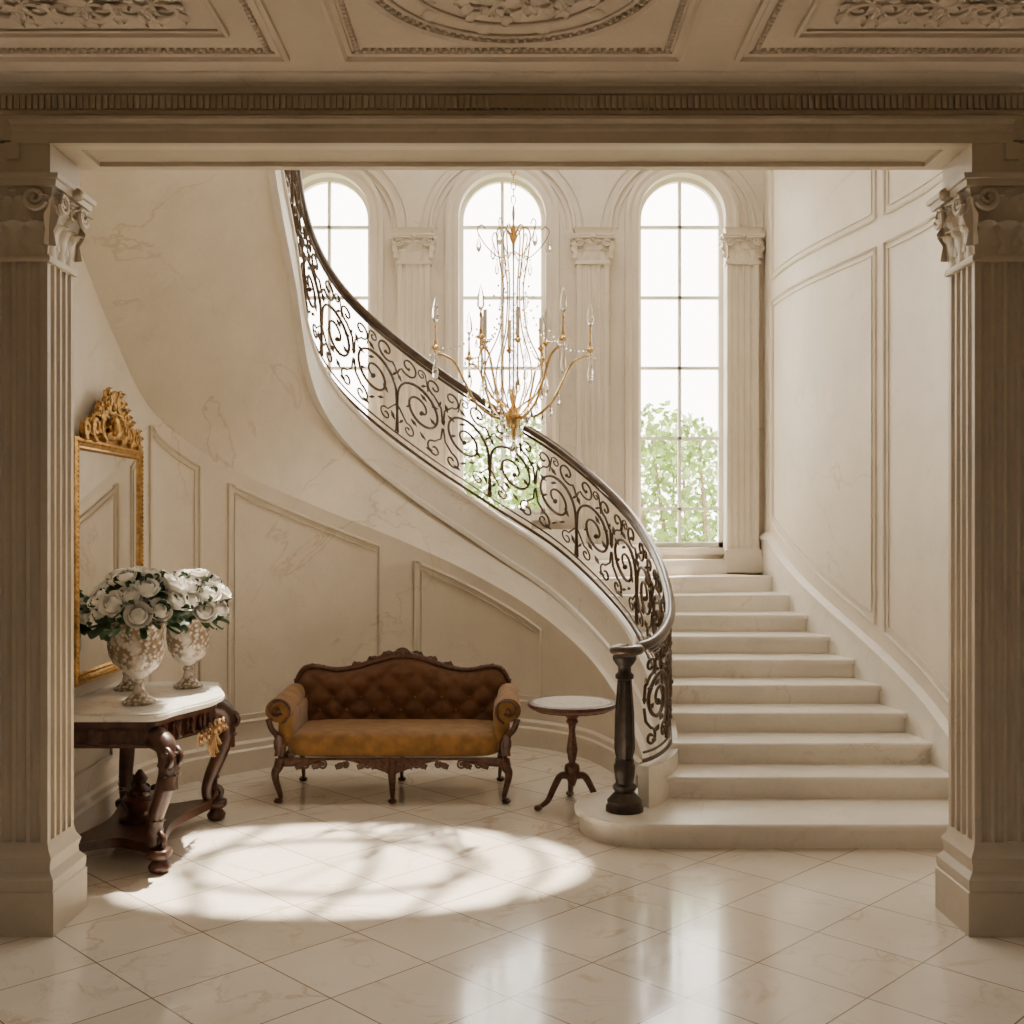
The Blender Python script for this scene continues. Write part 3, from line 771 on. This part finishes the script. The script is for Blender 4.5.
for (x,y,dx,dy) in ((-1.86,5.72,.55,-.35),(-1.84,6.70,.55,.35),(-2.36,5.70,-.05,-.4),(-2.36,6.72,-.05,.4)):
    L=[(0,.70),(1.0,.66),(1.25,.55),(.8,.42),(.1,.28),(-.2,.18),(.1,.10),(.45,.09)]
    k=.075
    pts=cr([(x+dx*a*k*1.8,y+dy*a*k*1.8,z) for a,z in L],5); n=len(pts)
    b.tube(pts,[.062-.030*min(1,i/(n*.8)) for i in range(n)],10)
    fx,fy=x+dx*.06,y+dy*.06
    b.superq((fx,fy,.10),(.06,.06,.028),.5,.5,16,8)
    b.lathe([(.03,.0),(.05,.01),(.058,.035),(.04,.06),(.03,.08)],(fx,fy,0),14)
    q=Vector((dx,dy,0)).normalized(); sd_=Vector((-q.y,q.x,0))
    for aa in (-.7,0,.7):
        o=(q*math.cos(aa)+sd_*math.sin(aa))
        b.leaf(Vector((x,y,.44))+q*.10+o*.045,(0,0,1),o,.07,.20,.03,.3,12)
        b.leaf(Vector((x,y,.66))+q*.08+o*.055,(0,0,-1),o,.06,.15,.03,.3,12)
        b.leaf(Vector((x,y,.14))+o*.035,(0,0,1),o,.05,.13,.02,.3,12)
    sp=spiral((0,0),.055,.01,pi/2,-1.4,20)
    for off in (-.03,.03):
        b.tube([(x+q.x*(p[0]+.12)+sd_.x*off,y+q.y*(p[0]+.12)+sd_.y*off,.60+p[1]) for p in sp],.016,7)
    sp=spiral((0,0),.05,.01,-pi/2,1.4,20)
    b.tube([(x+q.x*(p[0]+.03),y+q.y*(p[0]+.03),.17+p[1]) for p in sp],.016,7)
for k in range(9):
    xx=-2.36+k*.058
    b.leaf((xx,5.672,.74),(.35 if k%2 else -.35,0,-1),(0,-1,0),.05,.075,.015,.3,10)
for k in range(16):
    t=(k+1)/17; yy=5.74+.94*t; xx=-1.78-.05+.13*math.sin(pi*t)**1.5
    b.leaf((xx,yy,.745),(0,.35 if k%2 else -.35,-1),(1,0,0),.05,.08,.015,.3,10)
b.obj('carved_legs',M_wood,co,60)
b=MB()
pts=[]
cs=[(-2.38,5.66),(-1.82,5.68),(-1.80,6.74),(-2.38,6.76)]
ctr=Vector((-2.1,6.21))
for i in range(4):
    p=Vector(cs[i]);q=Vector(cs[(i+1)%4])
    for k in range(12):
        t=k/12; m=p.lerp(q,t); m=m.lerp(ctr,.34*math.sin(pi*t)); pts.append((m.x,m.y))
b.prism(pts,.085,.135); b.lathe([(.11,.135),(.11,.155),(.06,.18),(.08,.22),(.10,.26),(.06,.30),(.03,.34),(.045,.37),(.01,.42)],(-2.1,6.21,0),16)
for k in range(8):
    a=2*pi*k/8; b.leaf((-2.1+.06*math.cos(a),6.21+.06*math.sin(a),.16),(0,0,1),(math.cos(a),math.sin(a),0),.06,.16,.06,.3,10)
b.obj('stretcher',M_wood,co,30)
b=MB()
o=Vector((1,0,0)); dv=Vector((0,1,0)); c=Vector((-1.70,6.21,.66))
for s in (-1,1):
    for (q,r) in ((.06,.045),(.15,.035),(.23,.03)):
        sp=spiral((0,0),r,.006,pi/2,1.4*s,18); b.tube([c+o*.01+dv*(s*q+p[0])+Vector((0,0,p[1]-.02)) for p in sp],.010,5)
        b.leaf(c+dv*s*q,dv*s*.7+Vector((0,0,-.6)),o,.05,.09,.02)
for k in range(-2,3):
    a=k*.4; b.leaf(c+o*.01,dv*math.sin(a)+Vector((0,0,-math.cos(a))),o,.05,.17,.02)
b.obj('carved_festoon',M_gilt,co,60)
# ---------------------------------------------------------------- mirror
mi=empty('gilt_mirror',(-2.48,0,0))
y0,y1,z0,z1=6.15,7.28,.89,2.30
b=MB(); b.add([(.025,y0+.05,z0+.05),(.025,y1-.05,z0+.05),(.025,y1-.05,z1-.05),(.025,y0+.05,z1-.05)],[(0,1,2,3)]); b.obj('glass',M_mirror,mi,smooth=False)
b=MB()
prof=[(0,0),(0,.035),(.015,.045),(.035,.042),(.05,.03),(.062,.038),(.072,.028),(.08,.02)]
R=[]
for sy,sz in ((0,0),(1,0),(1,1),(0,1),(0,0)):
    R.append([(h,(y0+o) if sy==0 else (y1-o),(z0+o) if sz==0 else (z1-o)) for o,h in prof])
b.rings(R,False,False)
P=[(.042,y0+.025,z0+.025),(.042,y1-.025,z0+.025),(.042,y1-.025,z1-.025),(.042,y0+.025,z1-.025),(.042,y0+.025,z0+.025)]
for i in range(4):
    p,q=Vector(P[i]),Vector(P[i+1]); n=int((q-p).length/.028)
    for j in range(n): b.sphere(p.lerp(q,j/n),.010,n=5)
ym=(y0+y1)/2
for s in (-1,1):
    for (q,zz,r) in ((.12,.10,.085),(.28,.07,.07),(.42,.05,.05),(.10,.24,.06),(.22,.17,.045)):
        sp=spiral((s*q,z1+zz),r,.012,(-pi/2 if zz<.12 else pi/2),1.4*s,24); b.tube([(.04,ym+p[0],p[1]) for p in sp],[.022*(1-.4*i/24) for i in range(25)],6)
        for a in (-.6,.2,1.0,1.8): b.leaf((.04,ym+s*q,z1+zz),(0,s*math.cos(a),math.sin(a)),(1,0,0),r*.8,r*1.5,.03)
for k in range(-4,5):
    a=k*.33; b.leaf((.04,ym,z1+.18),(0,math.sin(a),math.cos(a)),(1,0,0),.05,.14,.03)
    b.leaf((.045,ym,z1+.03),(0,math.sin(a),math.cos(a)),(1,0,0),.06,.14,.04)
b.sphere((.06,ym,z1+.10),.05,(.5,.8,1.2),12); b.sphere((.05,ym,z1+.22),.03,(.6,1,1),10)
b.box(0,.03,ym-.4,ym+.4,z1-.02,z1+.05)
b.obj('gilt_frame',M_gold,mi,60)
# ---------------------------------------------------------------- rose urns
def urn(loc,sc,seed,wid):
    rnd=random.Random(seed)
    e=empty('rose_urn',loc); e.scale=(sc,sc,sc)
    b=MB()
    b.lathe([(.001,0),(.075,0),(.08,.012),(.07,.022),(.05,.035),(.03,.06),(.022,.09),(.03,.105),(.022,.118),(.05,.14),(.085,.17),(.108,.215),(.118,.27),(.115,.32),(.12,.36),(.128,.375),(.128,.388),(.115,.388),(.105,.36),(.001,.355)],(0,0,0),36)
    b.obj('urn',M_urn,e,50)
    pb=MB(); lb=MB()
    cs=[]
    tries=0
    while len(cs)<30 and tries<8000:
        tries+=1
        a=rnd.uniform(0,2*pi); el=rnd.uniform(-.15,pi/2); sp_=rnd.uniform(.92,1.12)
        p=Vector((sp_*wid*math.cos(el)*math.cos(a),sp_*wid*math.cos(el)*math.sin(a),.455+sp_*.165*math.sin(el)))
        if all((p-q).length>.080 for q in cs): cs.append(p)
    for p in cs:
        n=(p-Vector((0,0,.36))).normalized(); r=rnd.uniform(.040,.050)
        q=n.to_track_quat('Z','Y').to_matrix()
        pb.sphere(p-n*r*.15,r*.62,n=10)
        # cupped petals wrapped round a ball, outer ones slightly opened
        for ring,(cnt,ro,th0,th1,flare) in enumerate(((3,.62,2.3,.35,0),(4,.76,2.5,.55,.03),(5,.90,2.6,.85,.08),(6,1.04,2.7,1.15,.20))):
            for k in range(cnt):
                a=2*pi*k/cnt+ring*.55+rnd.uniform(-.15,.15); R=[]
                for i in range(5):
                    t=i/4; row=[]
                    th=th0+(th1-th0)*t
                    for j in range(5):
                        s=-1+j/2
                        ang=a+s*(pi/cnt)*1.3*math.sin(pi*(.2+.55*t))
                        rad=r*ro*math.sin(th)*(1+flare*1.2*t*t)+r*flare*1.2*t**3
                        zz=r*ro*math.cos(th)*(1-.25*s*s*t)-r*flare*.5*t**3
                        row.append(p+q@Vector((rad*math.cos(ang),rad*math.sin(ang),zz)))
                    R.append(row)
                pb.rings(R,False,False)
    pb.obj('roses',M_petal,e,80)
    for k in range(190):
        a=rnd.uniform(0,2*pi); el=rnd.uniform(-.5,1.3); rr=rnd.uniform(.13,.185)*wid/.2
        c=Vector((rr*math.cos(el)*math.cos(a),rr*math.cos(el)*math.sin(a),.435+.15*math.sin(el)))
        d=Vector((math.cos(a)*math.cos(el),math.sin(a)*math.cos(el),math.sin(el)*.6+rnd.uniform(-.5,.2)))
        o=d.cross(Vector((rnd.uniform(-1,1),rnd.uniform(-1,1),rnd.uniform(-1,1))))
        lb.leaf(c,d,o,.04,.075,.02,.05,5)
    lb.obj('leaves',M_leaf,e,60)
urn((-2.02,5.96,.832),1.13,3,.205)
urn((-1.93,6.56,.832),1.08,9,.19)
urn((-2.26,6.46,.832),.95,14,.150)  # extra urn added in place of the bouquet's reflection in the mirror
# ---------------------------------------------------------------- garden
b=MB(); b.box(-14,14,10.5,30,-.3,-.05); b.obj('ground',M_green,smooth=False)
b=MB(); rnd=random.Random(5)
bk=MB()
for t in range(34):
    x=-5+10.5*(t+rnd.uniform(0,1))/34; y=rnd.uniform(13,18); h=rnd.uniform(2.2,3.5)
    bk.tube([(x,y,-.05),(x+.05,y,h*.5),(x+rnd.uniform(-.2,.2),y,h)],[.05,.035,.01],6)
    for k in range(600):
        a=rnd.uniform(0,2*pi); el=rnd.uniform(-1.2,1.5); rr=rnd.uniform(.3,1)**.5
        c=Vector((x+.8*rr*math.cos(a)*math.cos(el),y+.7*rr*math.sin(a)*math.cos(el),h*.62+h*.42*rr*math.sin(el)))
        d=Vector((rnd.uniform(-1,1),rnd.uniform(-1,1),rnd.uniform(-.6,1))); o=d.cross(Vector((rnd.uniform(-1,1),rnd.uniform(-1,1),.3)))
        dn=d.normalized()*.12; on=o.normalized()*.04
        b.add([c-dn*.5,c+on,c+dn*.5,c-on],[(0,1,2,3)])
e=empty('garden_shrubs'); b.obj('foliage',M_gardenleaf,e,smooth=False); bk.obj('stems',M_bark,e)
# ---------------------------------------------------------------- light
w=bpy.data.worlds.new('World'); bpy.context.scene.world=w; w.use_nodes=True
bg=w.node_tree.nodes['Background']; bg.inputs[0].default_value=(1,.93,.82,1); bg.inputs[1].default_value=12.5
sun=bpy.data.lights.new('sun','SUN'); sun.energy=24; sun.angle=math.radians(1.2); sun.color=(1,.89,.73)
so=bpy.data.objects.new('sun',sun); bpy.context.collection.objects.link(so)
dirv=Vector((-.95,5.85,0))-Vector((OC[0],OC[1],6.4))
so.rotation_euler=dirv.to_track_quat('-Z','Y').to_euler()
def area(name,loc,size,sy,energy,rot,col=(1,.91,.79),portal=False):
    l=bpy.data.lights.new(name,'AREA'); l.shape='RECTANGLE'; l.size=size; l.size_y=sy; l.energy=energy; l.color=col
    if portal: l.cycles.is_portal=True
    o=bpy.data.objects.new(name,l); o.location=loc; o.rotation_euler=rot; bpy.context.collection.objects.link(o); return o
for c,zb in WIN:
    area('window_portal',(c,YB+.3,(zb+5.03)/2),.85,5.03-zb,1,(-pi/2,0,0),portal=True)
area('added_oculus_portal',(OC[0],OC[1],6.55),2.8,1.7,1,(0,0,0),portal=True)  # sampling portal over the added ceiling opening
area('foyer_fill',(0,.5,3.6),2.5,2.5,27,(0,0,0))  # soft fill added to lift the dim foyer, no fixture here
cam=bpy.data.cameras.new('camera'); co_=bpy.data.objects.new('camera',cam); bpy.context.collection.objects.link(co_)
co_.location=(0,0,1.8); co_.rotation_euler=(pi/2,0,0); cam.lens=36*F/1024; cam.sensor_width=36; cam.shift_y=13/1024
bpy.context.scene.camera=co_
